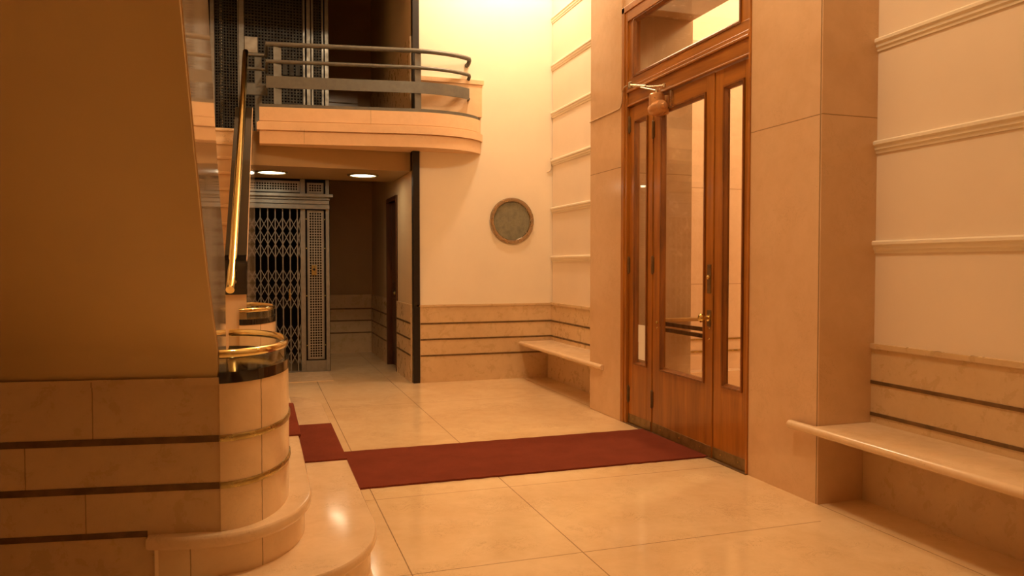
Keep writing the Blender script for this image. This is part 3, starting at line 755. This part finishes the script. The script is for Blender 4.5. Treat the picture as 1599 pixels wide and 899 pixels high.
# cornice
bm = bmesh.new()
cz = [(2.14, .05, .035), (2.175, .065, .05), (2.20, .03, .04), (2.215, .035, .055), (2.25, .05, .06), (2.272, .035, .055), (2.285, .06, .05), (2.295, .03, .03), (2.305, .075, .085), (2.335, .075, .085)]
for z0, z1, pr, ex_ in ((2.130, 2.185, .045, .03), (2.185, 2.195, .02, .02), (2.195, 2.240, .035, .025), (2.240, 2.250, .025, .015), (2.250, 2.268, .05, .035), (2.268, 2.285, .03, .02), (2.285, 2.325, .07, .075)):
    box(bm, -.55, .87 - .03 + ex_, LY - pr, LY + .03, z0, z1, .003)
obj('cornice', bm, 'lift', lg)
# upper grilles
obj('frieze_back', B((-.55, .84, LY + .045, LY + .055, 2.32, 2.52)), 'hole', lg)
bm = bmesh.new(); flat_ring(bm, -.45, .50, 2.345, 2.49, .018, LY + .012); obj('frieze_frame', bm, 'lift', lg)
bm = bmesh.new(); flat_ring(bm, .59, .80, 2.335, 2.475, .018, LY + .012); obj('frieze_frame', bm, 'lift', lg)
bm = bmesh.new(); octo(bm, -.425, .475, 2.37, 2.465, LY + .016, .032, .009); obj('frieze_grille', bm, 'grille', lg)
bm = bmesh.new(); octo(bm, .615, .775, 2.36, 2.455, LY + .016, .032, .009); obj('frieze_grille', bm, 'grille', lg)
# folding gate
gt = bmesh.new(); P = .0915
xs = [GX1 - .038 - P * k for k in range(11)]
for x in xs:
    box(gt, x - .007, x + .007, LY + .015, LY + .027, .03, 2.13)
for x in xs: tube(gt, [(x, LY + .010, .03), (x, LY + .010, .02)], .008, 8)
def scissor(z0, nrow, h):
    for k in range(len(xs)):
        xa = xs[k]; xb = xs[k] + P if k == 0 else xs[k - 1]
        if k == 0: xb = GX1 - .002
        for r in range(nrow):
            za = z0 + h * r
            bar(gt, (xa, LY + .010, za), (xb, LY + .010, za + h), .010, .004)
            bar(gt, (xa, LY + .032, za + h), (xb, LY + .032, za), .010, .004)
h = .172
scissor(1.50, 3, h); scissor(.83, 3, h); scissor(.11, 3, h)
obj('folding_gate', gt, 'lift', lg)
bm = bmesh.new(); lathe(bm, [(0, .016), (.02, .012), (.03, .018), (.045, .012), (.05, 0)], (.365, LY + .01, 1.02), (0, -1, 0), 12); box(bm, .355, .375, LY, LY + .012, .94, 1.09, .003); obj('gate_handle', bm, 'brass_dull', lg)
obj('gate_track', B((GX0 - .05, GX1, LY - .0, LY + .045, 0, .02)), 'lift', lg)
# shaft
sf = struct('wall_lift_shaft', (.15, 11, 0), 'black interior of the lift shaft behind the gate', 'wall')
obj('shaft_walls', B((-.62, -.57, LY + .05, 11.6, 0, CEIL), (.84, .88, LY + .065, 11.6, 0, CEIL), (-.62, .88, 11.6, 11.65, 0, CEIL)), 'hole', sf)
tag(obj('lift_threshold', B((-.45, .84, 9.35, LY - .03, 0, .006)), 'bench'), 'pale stone slab on the floor in front of the lift gate', 'threshold')
# cage on the upper floor
cg = thing('lift_cage', (.3, LY, 2.9), 'dark metal mesh lift cage rising behind the balcony railing', 'lift cage')
Z0, Z1 = 2.95, 5.6
parts('post', [(a, b, LY, LY + .05, 2.956, Z1) for a, b in ((.83, .875), (.60, .645), (-.225, -.165), (-.56, -.515))], 'lift', cg)
parts('mesh_edge', [(a, b, LY + .005, LY + .03, 2.956, Z1) for a, b in ((.555, .578), (.66, .682), (.79, .812), (-.24, -.232))], 'lift', cg)
obj('sill', B((-.62, .88, LY - .02, LY + .06, 2.9, 2.955), bev=.006), 'step', cg)
bm = bmesh.new(); grid(bm, -.155, .55, Z0, Z1, LY + .02, .0385, .017); obj('door_mesh', bm, 'mesh_dark', cg)
bm = bmesh.new(); grid(bm, .685, .79, Z0, Z1, LY + .02, .036, .016); obj('side_mesh', bm, 'mesh_dark', cg)
bm = bmesh.new(); grid(bm, -.51, -.24, Z0, Z1, LY + .02, .036, .013); obj('side_mesh', bm, 'mesh_dark', cg)
bm = B((-.455, -.425, LY + .05, LY + .08, 2.9, Z1)); obj('guide_rail', bm, 'guide_steel', cg)
obj('lock_or_reflection_plate', B((-.16, .0, LY + .0, LY + .02, 4.09, 4.29), bev=.004), 'grille', cg)  # pale plate stands in for a reflection on the cage
parts('reflection_slat', [(a, a + .06, LY, LY + .02, 3.84, 3.99) for a in (.30, .38, .46)], 'mesh_dark', cg, .003)  # small slats stand in for a second reflection

# ------------------------------------------------------------------ lamps
def downlight(x, y, label):
    t = thing('downlight', (x, y, 2.52), label, 'lamp', 'recessed corridor lamps')
    bm = bmesh.new(); lathe(bm, [(0, .19), (.012, .19), (.018, .182), (.018, .164), (.004, .16), (0, .16)], (x, y, 2.52), (0, 0, -1), 40); obj('rim', bm, 'brass_dull', t, True)
    bm = bmesh.new(); lathe(bm, [(.002, .159), (.008, .154), (.012, .12), (.013, 0)], (x, y, 2.52), (0, 0, -1), 40); obj('lens', bm, 'lens', t)
downlight(.145, 9.55, 'round recessed ceiling lamp above the lift gate')
downlight(1.225, 9.52, 'round recessed ceiling lamp above the open corridor floor')
def light(name, kind, loc, energy, col, size, rot=None, spot=None):
    d = bpy.data.lights.new(name, kind); d.energy = energy; d.color = col
    if kind == 'AREA': d.shape = 'DISK'; d.size = size
    else: d.shadow_soft_size = size
    o = bpy.data.objects.new(name, d); COL.objects.link(o); o.location = loc
    if rot: o.rotation_euler = rot
    return o
WARM = (1, .73, .43)
light('corner_lamp', 'POINT', (2.75, 7.95, 5.65), 225, (1, .79, .55), .14)
light('hall_lamp', 'POINT', (1.4, 3.45, 5.9), 240, (1, .78, .50), .2)
for x, y in ((.145, 9.55), (1.225, 9.52)): light('corridor_lamp', 'AREA', (x, y, 2.495), 2.0, WARM, .3)
light('vestibule_lamp', 'POINT', (5.2, 5.3, 4.7), 200, (1, .76, .48), .2)

w = bpy.data.worlds.new('World'); S.world = w; w.use_nodes = True
w.node_tree.nodes['Background'].inputs[0].default_value = (1, .6, .25, 1); w.node_tree.nodes['Background'].inputs[1].default_value = 0.0

# ------------------------------------------------------------------ camera
F, CX, CY = 1180.0, 799.5, 449.5
yaw = math.atan((CX - 406) / F); pitch = math.atan((CY - 412) / F * math.cos(yaw))
cd = bpy.data.cameras.new('camera'); cam = bpy.data.objects.new('camera', cd); COL.objects.link(cam)
cd.sensor_width = 36; cd.lens = F / 1599 * 36; cd.clip_start = .05
fw = Vector((math.sin(yaw) * math.cos(pitch), math.cos(yaw) * math.cos(pitch), -math.sin(pitch)))
cam.location = (0, 0, 1.4); cam.rotation_euler = fw.to_track_quat('-Z', 'Y').to_euler()
S.camera = cam

vsn = S.view_settings
vsn.view_transform = 'Standard'; vsn.look = 'None'; vsn.gamma = 1; vsn.use_curve_mapping = False; vsn.exposure = 0.0
S.cycles.max_bounces = 10; S.cycles.diffuse_bounces = 6; S.cycles.glossy_bounces = 6; S.cycles.transparent_max_bounces = 16
S.cycles.use_denoising = True
S.cycles.caustics_reflective = False; S.cycles.caustics_refractive = False
S.cycles.sample_clamp_indirect = 6
